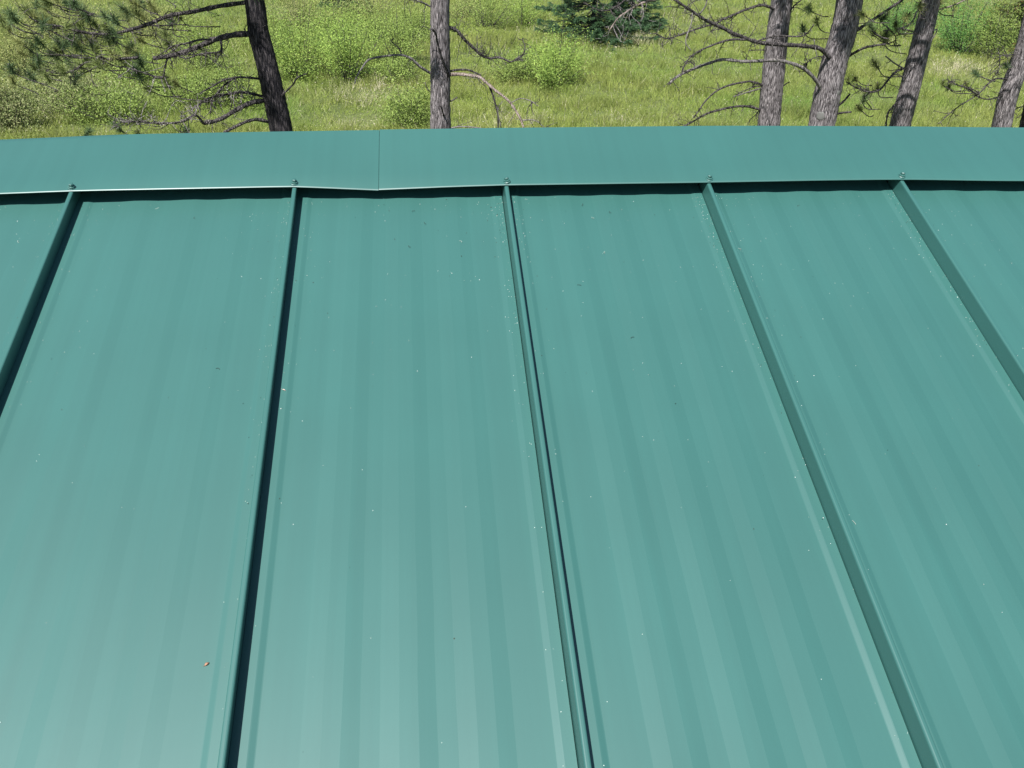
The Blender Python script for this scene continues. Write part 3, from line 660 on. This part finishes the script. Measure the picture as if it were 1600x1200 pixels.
# ------------------------------------------------------------------ shrubs
LEAVES0 = {'lime': [(0.118, 0.175, 0.040), (0.145, 0.20, 0.050), (0.085, 0.135, 0.034)], 'mid': [(0.108, 0.152, 0.040), (0.128, 0.170, 0.048), (0.085, 0.125, 0.034)],
          'olive': [(0.13, 0.15, 0.055), (0.17, 0.18, 0.075), (0.09, 0.115, 0.04)], 'deep': [(0.06, 0.13, 0.035), (0.08, 0.155, 0.04), (0.045, 0.095, 0.03)], 'tan': [(0.145, 0.155, 0.080), (0.115, 0.135, 0.058), (0.085, 0.11, 0.044)]}
LEAVES = {k: [tuple(c * m_ for c, m_ in zip(t, (2.15, 2.1, 1.95))) for t in v] for k, v in LEAVES0.items()}
SHRUB_AT = []
def shrub(px, py, wpx, hpx, kind, label, n=4200, seed=0, leaf=0.026):
    rnd = random.Random(seed); rg = np.random.default_rng(seed)
    c = on_ground(px, py); k = m_per_px(c); Wd = wpx * k; Hh = hpx * k * 1.02
    SHRUB_AT.append((c.x, c.y + Wd * 0.15, Wd * 0.40))
    root = empty('shrub', c); tag(root, label, 'shrub', 'shrubs in the meadow')
    stems = []; ends = []
    for _ in range(34):
        a = rnd.uniform(0, 6.28); rr = math.sqrt(rnd.random())
        x, y = math.cos(a) * rr * Wd * 0.5, math.sin(a) * rr * Wd * 0.42
        lob = 1 + 0.28 * math.sin(a * 2 + seed) + 0.18 * math.sin(a * 5 + seed * 2.3)
        x *= lob; y *= lob; h = Hh * (1 - 0.55 * rr ** 2.2) * rnd.uniform(0.5, 1.1) * (1.3 if rnd.random() < 0.15 else 1)
        b = c + Vector((x * 0.22, y * 0.22, -0.03)); m = c + Vector((x * 0.62, y * 0.62, h * 0.55)); e = c + Vector((x, y, h))
        lp = catmull([b, m, e], 4); stems.append(tube(lp, list(np.linspace(0.011, 0.004, len(lp))), 4, 0.1, rnd)); ends.append((b, m, e))
    v, f = join(stems); tag(build('stems', v, f, M_LIMB, root), kind='stuff')
    per = int(n * 1.5) // len(ends); Q = []; Cc = []; pal = LEAVES[kind]
    for b, m, e in ends:
        nl = per; t = rg.beta(2.0, 1.1, (nl, 1))
        b_, m_, e_ = (np.array(z) for z in (b, m, e))
        p = np.where(t < 0.5, b_ + (m_ - b_) * t * 2, m_ + (e_ - m_) * (t - 0.5) * 2)
        sp = Wd * 0.085 + 0.05
        nk = 9; kc = rg.normal(0, sp, (nk, 3)); p = p + kc[rg.integers(nk, size=nl)] * np.array([1, 1, 0.75]) + rg.normal(0, sp * 0.35, (nl, 3))
        p[:, 2] = np.maximum(p[:, 2], c.z + 0.04)
        nrm = rg.normal(0, 1, (nl, 3)) + np.array([-0.15, -0.35, 0.9]); nrm /= np.linalg.norm(nrm, axis=1, keepdims=True)
        ax = np.cross(nrm, rg.normal(0, 1, (nl, 3))); ax /= np.linalg.norm(ax, axis=1, keepdims=True); bx = np.cross(nrm, ax)
        s = leaf * rg.uniform(0.6, 1.35, (nl, 1))
        Q.append(np.stack([p - ax * s, p + bx * s * 0.5 + nrm * s * 0.12, p + ax * s, p - bx * s * 0.5 + nrm * s * 0.12], 1))
        tone = rg.uniform(0.8, 1.2); Cc.append(np.array(pal)[rg.integers(len(pal), size=nl)] * tone * rg.uniform(0.9, 1.12, (nl, 1)))
    tag(bulk('foliage', np.concatenate(Q), M_LEAF, root, np.concatenate(Cc), nv=4), kind='stuff')
SHR = [
 (470, 121, 120, 92, 'lime', 'rounded bright green shrub just right of the dark left pine trunk', 6500),
 (545, 126, 120, 98, 'lime', 'largest bright green shrub, with a dark hollow at its foot', 7000),
 (622, 100, 105, 72, 'mid', 'olive green shrub between the bright shrub and the central trunk', 5200),
 (590, 64, 120, 50, 'mid', 'low spreading shrub behind the bright green shrubs', 4200),
 (470, 45, 100, 55, 'olive', 'dull olive shrub at the top edge behind the bright shrubs', 4200),
 (622, 128, 90, 36, 'mid', 'low weedy shrub under the bare branch left of the central trunk', 3000),
 (640, 200, 100, 62, 'mid', 'leafy low shrub at the roof ridge beside the central trunk foot', 4600),
 (868, 134, 118, 76, 'lime', 'solitary leafy shrub in the open grass in front of the spruce', 6500),
 (806, 128, 80, 50, 'mid', 'small sparse shrub left of the solitary shrub', 2600),
 (758, 44, 110, 52, 'mid', 'upright shrub thicket at the top edge right of the central trunk', 4200),
 (815, 40, 80, 50, 'lime', 'yellow green shrub touching the left side of the spruce', 3600),
 (725, 30, 70, 36, 'olive', 'far shrub at the top edge just beside the central trunk', 2200),
 (1500, 82, 95, 82, 'deep', 'dense green shrub between the slim pine and the right edge', 6000),
 (1548, 92, 85, 86, 'mid', 'loose green shrub below the hanging fir foliage at right', 4600),
 (1395, 58, 70, 46, 'deep', 'dark green shrub behind the slim leaning pine trunk', 3400),
 (40, 120, 130, 92, 'olive', 'olive shrub at the left edge below the pine tufts', 5200),
 (110, 178, 150, 78, 'tan', 'tan tinged brushy shrub low at left above the ridge', 5600),
 (18, 205, 110, 90, 'tan', 'brushy dull shrub in the lower left corner of the meadow', 5000),
 (205, 130, 110, 66, 'mid', 'green shrub behind the sparse pine twigs left of the dark trunk', 4200),
 (330, 112, 120, 80, 'mid', 'green shrub behind the thick limb of the dark pine', 4800),
 (300, 165, 110, 50, 'mid', 'low shrub behind the twiggy lower limbs of the dark pine', 3600),
 (240, 60, 120, 60, 'olive', 'dull shrub behind the uppermost limb of the dark pine', 4000),
 (120, 70, 120, 70, 'olive', 'shrub behind the densest pine tufts at upper left', 4200),
 (520, 70, 130, 60, 'lime', 'shrub rising just behind the two brightest green shrubs', 4600),
 (650, 62, 90, 52, 'mid', 'shrub close behind and left of the central trunk', 3600),
 (430, 80, 90, 70, 'mid', 'shrub half hidden behind the upper part of the dark trunk', 3600),
 (575, 26, 120, 40, 'olive', 'hazy olive thicket along the top edge above the bright shrubs', 3600),
 (70, 60, 120, 70, 'olive', 'shrub behind the pine tufts in the upper left corner', 4200),
 (180, 190, 120, 60, 'mid', 'low green shrub at the ridge right of the tan brush', 4200),
 (1440, 40, 80, 46, 'deep', 'shrub at the top edge right behind the slim leaning pine', 3600),
 (365, 165, 80, 55, 'mid', 'small shrub close to the left of the dark trunk foot', 3000),
]
for i, (px, py, w_, h_, kd, lb, n_) in enumerate(SHR): shrub(px, py, w_, h_, kd, lb, n_, seed=200 + i)

# ------------------------------------------------------------------ spruces
def spruce(px, py, wpx, height, label, seed, greens, tip=0.10, whorls=26, base_z=0.25, low=1.0):
    rnd = random.Random(seed); rg = np.random.default_rng(seed)
    c = on_ground(px, py); Rb = wpx * m_per_px(c) / 2
    root = empty('spruce_tree', c); tag(root, label, 'tree')
    v, f = tube(catmull([c - Vector((0, 0, 0.1)), c + Vector((0, 0, height * 0.5)), c + Vector((0, 0, height))], 6), list(np.linspace(0.10, 0.01, 13)), 8, 0.08, rnd)
    build('trunk', v, f, M_BARKD, root, smooth=True)
    limbs = []; T = []; G = []
    for wv in range(whorls):
        fz = wv / whorls; z = base_z + (height - base_z) * fz ** 1.15; R = Rb * (1 - fz ** 1.1) * (low if wv == 0 else 1)
        nb = int(9 - 4 * fz)
        for i in range(nb):
            az = rnd.uniform(0, 6.28); L = R * rnd.uniform(0.68, 1.12) + 0.12; d = Vector((math.cos(az), math.sin(az), 0))
            p0 = c + Vector((0, 0, z + rnd.uniform(-.1, .1)))
            drop = rnd.uniform(0.06, 0.2) * L
            lp = catmull([p0, p0 + d * L * 0.5 + Vector((0, 0, -drop)), p0 + d * L * 0.85 + Vector((0, 0, -drop * 1.1)), p0 + d * L + Vector((0, 0, -drop * 0.6))], 5)
            limbs.append(tube(lp, list(np.linspace(0.018, 0.005, len(lp))), 4, 0.1, rnd, cap=False))
            side = Vector((-d.y, d.x, 0)); m = len(lp)
            ns = int(12 + L * 18)
            for s_ in range(ns):
                t = rnd.uniform(0.22, 1.0); p = lp[int(t * (m - 1))]; sg = rnd.choice((-1, 1))
                sl_ = (0.16 + 0.22 * L * (1 - t)) * rnd.uniform(0.6, 1.15)
                sd = (d * rnd.uniform(0.5, 1.0) + side * sg * rnd.uniform(0.3, 1.0) + Vector((0, 0, rnd.uniform(-0.35, 0.12)))).normalized()
                nn = int(14 + sl_ * 70); tt = rg.uniform(0, 1, (nn, 1)); base = np.array(p) + np.array(sd) * sl_ * tt
                v_ = rg.normal(0, 1, (nn, 3)) + np.array([0, 0, 0.3]); v_ /= np.linalg.norm(v_, axis=1, keepdims=True)
                dirs = v_ * 0.8 + np.array(sd) * 0.9; dirs /= np.linalg.norm(dirs, axis=1, keepdims=True)
                sw = np.cross(dirs, rg.normal(0, 1, (nn, 3))); sw /= np.linalg.norm(sw, axis=1, keepdims=True)
                Ln = 0.045 * rg.uniform(0.7, 1.4, (nn, 1))
                T.append(np.stack([base - sw * 0.010, base + sw * 0.010, base + dirs * Ln], 1)); g = np.array(greens[rnd.randrange(len(greens))])
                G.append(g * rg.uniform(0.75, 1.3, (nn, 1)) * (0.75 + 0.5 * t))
    v, f = join(limbs); tag(build('limbs', v, f, M_BARKD, root), kind='stuff')
    tag(bulk('needles', np.concatenate(T), M_NEEDLE, root, np.concatenate(G)), kind='stuff')
SPG = [(0.085, 0.16, 0.075), (0.12, 0.205, 0.095), (0.06, 0.12, 0.062)]
spruce(925, 60, 190, 5.2, 'dark blue green young spruce at the top edge of the meadow', 31, SPG, base_z=0.35)
spruce(985, 46, 105, 3.6, 'smaller dark spruce tucked behind the right side of the larger one', 32, SPG, base_z=0.2)
spruce(533, 14, 60, 3.0, 'small distant spruce at the top edge above the bright shrubs', 33, SPG, whorls=16)
spruce(1596, 80, 135, 4.6, 'sunlit fir foliage in the upper right corner behind the last trunk', 34, [(0.11, 0.15, 0.05), (0.19, 0.23, 0.06), (0.07, 0.10, 0.04), (0.21, 0.14, 0.06)], base_z=0.5)

# ------------------------------------------------------------------ meadow grass
def fbm(x, y, seed):
    r = np.random.default_rng(seed); o = np.zeros_like(x)
    for k in range(14):
        f = 0.12 * 1.42 ** k; a = r.uniform(0, 6.28); o += np.sin(f * (x * math.cos(a) + y * math.sin(a)) * 6.28 / 2 + r.uniform(0, 6.28)) * 0.9 ** k
    return o / 2.4
N = 800000
yl = np.exp(rng.uniform(math.log(14.5), math.log(66), N)); ang = rng.uniform(math.radians(-47), math.radians(52), N)
gxp = CAM.x + np.tan(ang) * (yl) ; gyp = CAM.y + yl
gzp = gz_np(gxp, gyp)
n1 = fbm(gxp, gyp, 1); n2 = fbm(gxp * 2.7 + 9, gyp * 2.7, 2); n3 = fbm(gxp * 6, gyp * 6 + 4, 3)
def patch(px, py, rx, ry):
    c = on_ground(px, py); k = m_per_px(c); 
    return np.exp(-(((gxp - c.x) / (rx * k)) ** 2 + ((gyp - c.y) / (ry * k * 3.6)) ** 2))
tan = 0.0 * n1
for a in ((575, 150, 55, 14, 0.9), (545, 195, 45, 10, 0.9), (610, 135, 30, 12, 0.6), (990, 62, 40, 14, 1.0), (855, 52, 25, 10, .9), (955, 78, 30, 8, 0.7), (790, 192, 55, 9, 0.9), (1500, 108, 45, 12, 0.8), (1480, 118, 25, 8, .8), (1385, 68, 30, 8, .5), (960, 190, 40, 9, 0.45), (150, 150, 60, 25, .4), (30, 190, 60, 30, .45), (1070, 30, 40, 12, 0.35)):
    tan = tan + patch(*a[:4]) * a[4]
lush = patch(455, 165, 40, 25) * 0.8 + patch(1270, 170, 70, 30) * 0.9 + patch(1150, 170, 60, 20) * 0.3 + patch(190, 165, 50, 22) * 0.6
cg = np.array([0.32, 0.40, 0.095]); cl = np.array([0.21, 0.35, 0.075]); cy = np.array([0.42, 0.43, 0.15]); ct = np.array([0.70, 0.64, 0.46]); cd = np.array([0.175, 0.23, 0.058])
mix = lambda A, B, t: A * (1 - t[:, None]) + B * t[:, None]
col = np.repeat(cg[None], N, 0)
col = mix(col, np.repeat(cl[None], N, 0), np.clip(lush + 0.40 * n1 + 0.15, 0, 1))
col = mix(col, np.repeat(cy[None], N, 0), np.clip(0.30 + 0.45 * n2 + 0.15 * rng.normal(0, 1, N), 0, 1) * 0.75)
col = mix(col, np.repeat(cd[None], N, 0), np.clip(0.45 * n3 + 0.35 * n2 - 0.15, 0, 0.75))
tt = np.clip(tan * (0.55 + 0.5 * n3), 0, 1); col = mix(col, np.repeat(ct[None], N, 0), ((rng.random(N) < tt * 0.8) | (rng.random(N) < 0.025)).astype(float) * 0.85)
col *= rng.uniform(0.80, 1.22, (N, 1)) * np.array([1.0, 1.0, 1.0])
hgt = (0.19 + 0.11 * n2 + 0.09 * n3) * rng.uniform(0.55, 1.25, N) * (1 - 0.25 * np.clip(tan, 0, 1)); hgt = np.clip(hgt, 0.07, 0.8)
for sx, sy, sr in SHRUB_AT:
    hgt *= np.where((gxp - sx) ** 2 + (gyp - sy) ** 2 < (sr * 0.8) ** 2, 0.6, 1)
wd = 0.0050 * (yl / 18) ** 0.9 * rng.uniform(0.7, 1.4, N) + 0.0016
la = rng.uniform(0, 6.28, N); ln = hgt * np.abs(rng.normal(0.55, 0.5, N))
ta = rng.uniform(0, 3.14, N)
b0 = np.stack([gxp, gyp, gzp - 0.02], 1); sd = np.stack([np.cos(ta), np.sin(ta), 0 * ta], 1) * wd[:, None]
tip = np.stack([gxp + np.cos(la) * ln + 0.05 * hgt, gyp + np.sin(la) * ln, gzp + hgt], 1)
tri = np.stack([b0 - sd, b0 + sd, tip], 1)
tag(bulk('meadow_grass', tri, M_GRASS, None, col), 'tall sunlit yellow green meadow grass beyond the roof ridge', 'grass', kind='stuff')
# broad leaves of the low meadow plants between the blades
sel = np.nonzero(rng.random(N) < 0.36 + 0.25 * n3)[0]; n_l = len(sel)
lp_ = tip[sel] * np.array([1, 1, 1]) + rng.normal(0, 0.05, (n_l, 3)) * np.array([1, 1, 0.3]); lp_[:, 2] = gzp[sel] + hgt[sel] * rng.uniform(0.55, 1.05, n_l)
nr = rng.normal(0, 1, (n_l, 3)) + np.array([-0.2, -0.5, 0.8]); nr /= np.linalg.norm(nr, axis=1, keepdims=True)
ax_ = np.cross(nr, rng.normal(0, 1, (n_l, 3))); ax_ /= np.linalg.norm(ax_, axis=1, keepdims=True); bx_ = np.cross(nr, ax_)
sz = (0.014 * (yl[sel] / 18) ** 0.8 * rng.uniform(0.5, 1.5, n_l))[:, None]
q = np.stack([lp_ - ax_ * sz, lp_ + bx_ * sz * 0.45, lp_ + ax_ * sz, lp_ - bx_ * sz * 0.45], 1)
tag(bulk('meadow_herbs', q, M_GRASS, None, col[sel] * rng.uniform(0.85, 1.0, (n_l, 1)), nv=4), 'small leafy herbs mixed all through the meadow grass', 'herbs', kind='stuff')
# white and tan seed heads and small flowers standing in the grass
sel = rng.random(N) < (0.010 + 0.10 * np.clip(tan, 0, 1)); i_ = np.nonzero(sel)[0][:26000]
p = tip[i_]; s = (0.010 * (yl[i_] / 18) * rng.uniform(0.6, 1.4, len(i_)))[:, None]
a = rng.normal(0, 1, (len(i_), 3)); a /= np.linalg.norm(a, axis=1, keepdims=True); b = np.cross(a, rng.normal(0, 1, (len(i_), 3))); b /= np.linalg.norm(b, axis=1, keepdims=True)
q = np.stack([p - a * s, p + b * s * 0.7, p + a * s, p - b * s * 0.7], 1)
pc = np.array([(0.62, 0.58, 0.45), (0.55, 0.46, 0.30), (0.7, 0.68, 0.6), (0.5, 0.45, 0.2)])[rng.integers(4, size=len(i_))]
tag(bulk('seed_heads', q, M_GRASS, None, pc, nv=4), 'pale seed heads and tiny flowers sprinkled through the meadow', 'flowers', kind='stuff')
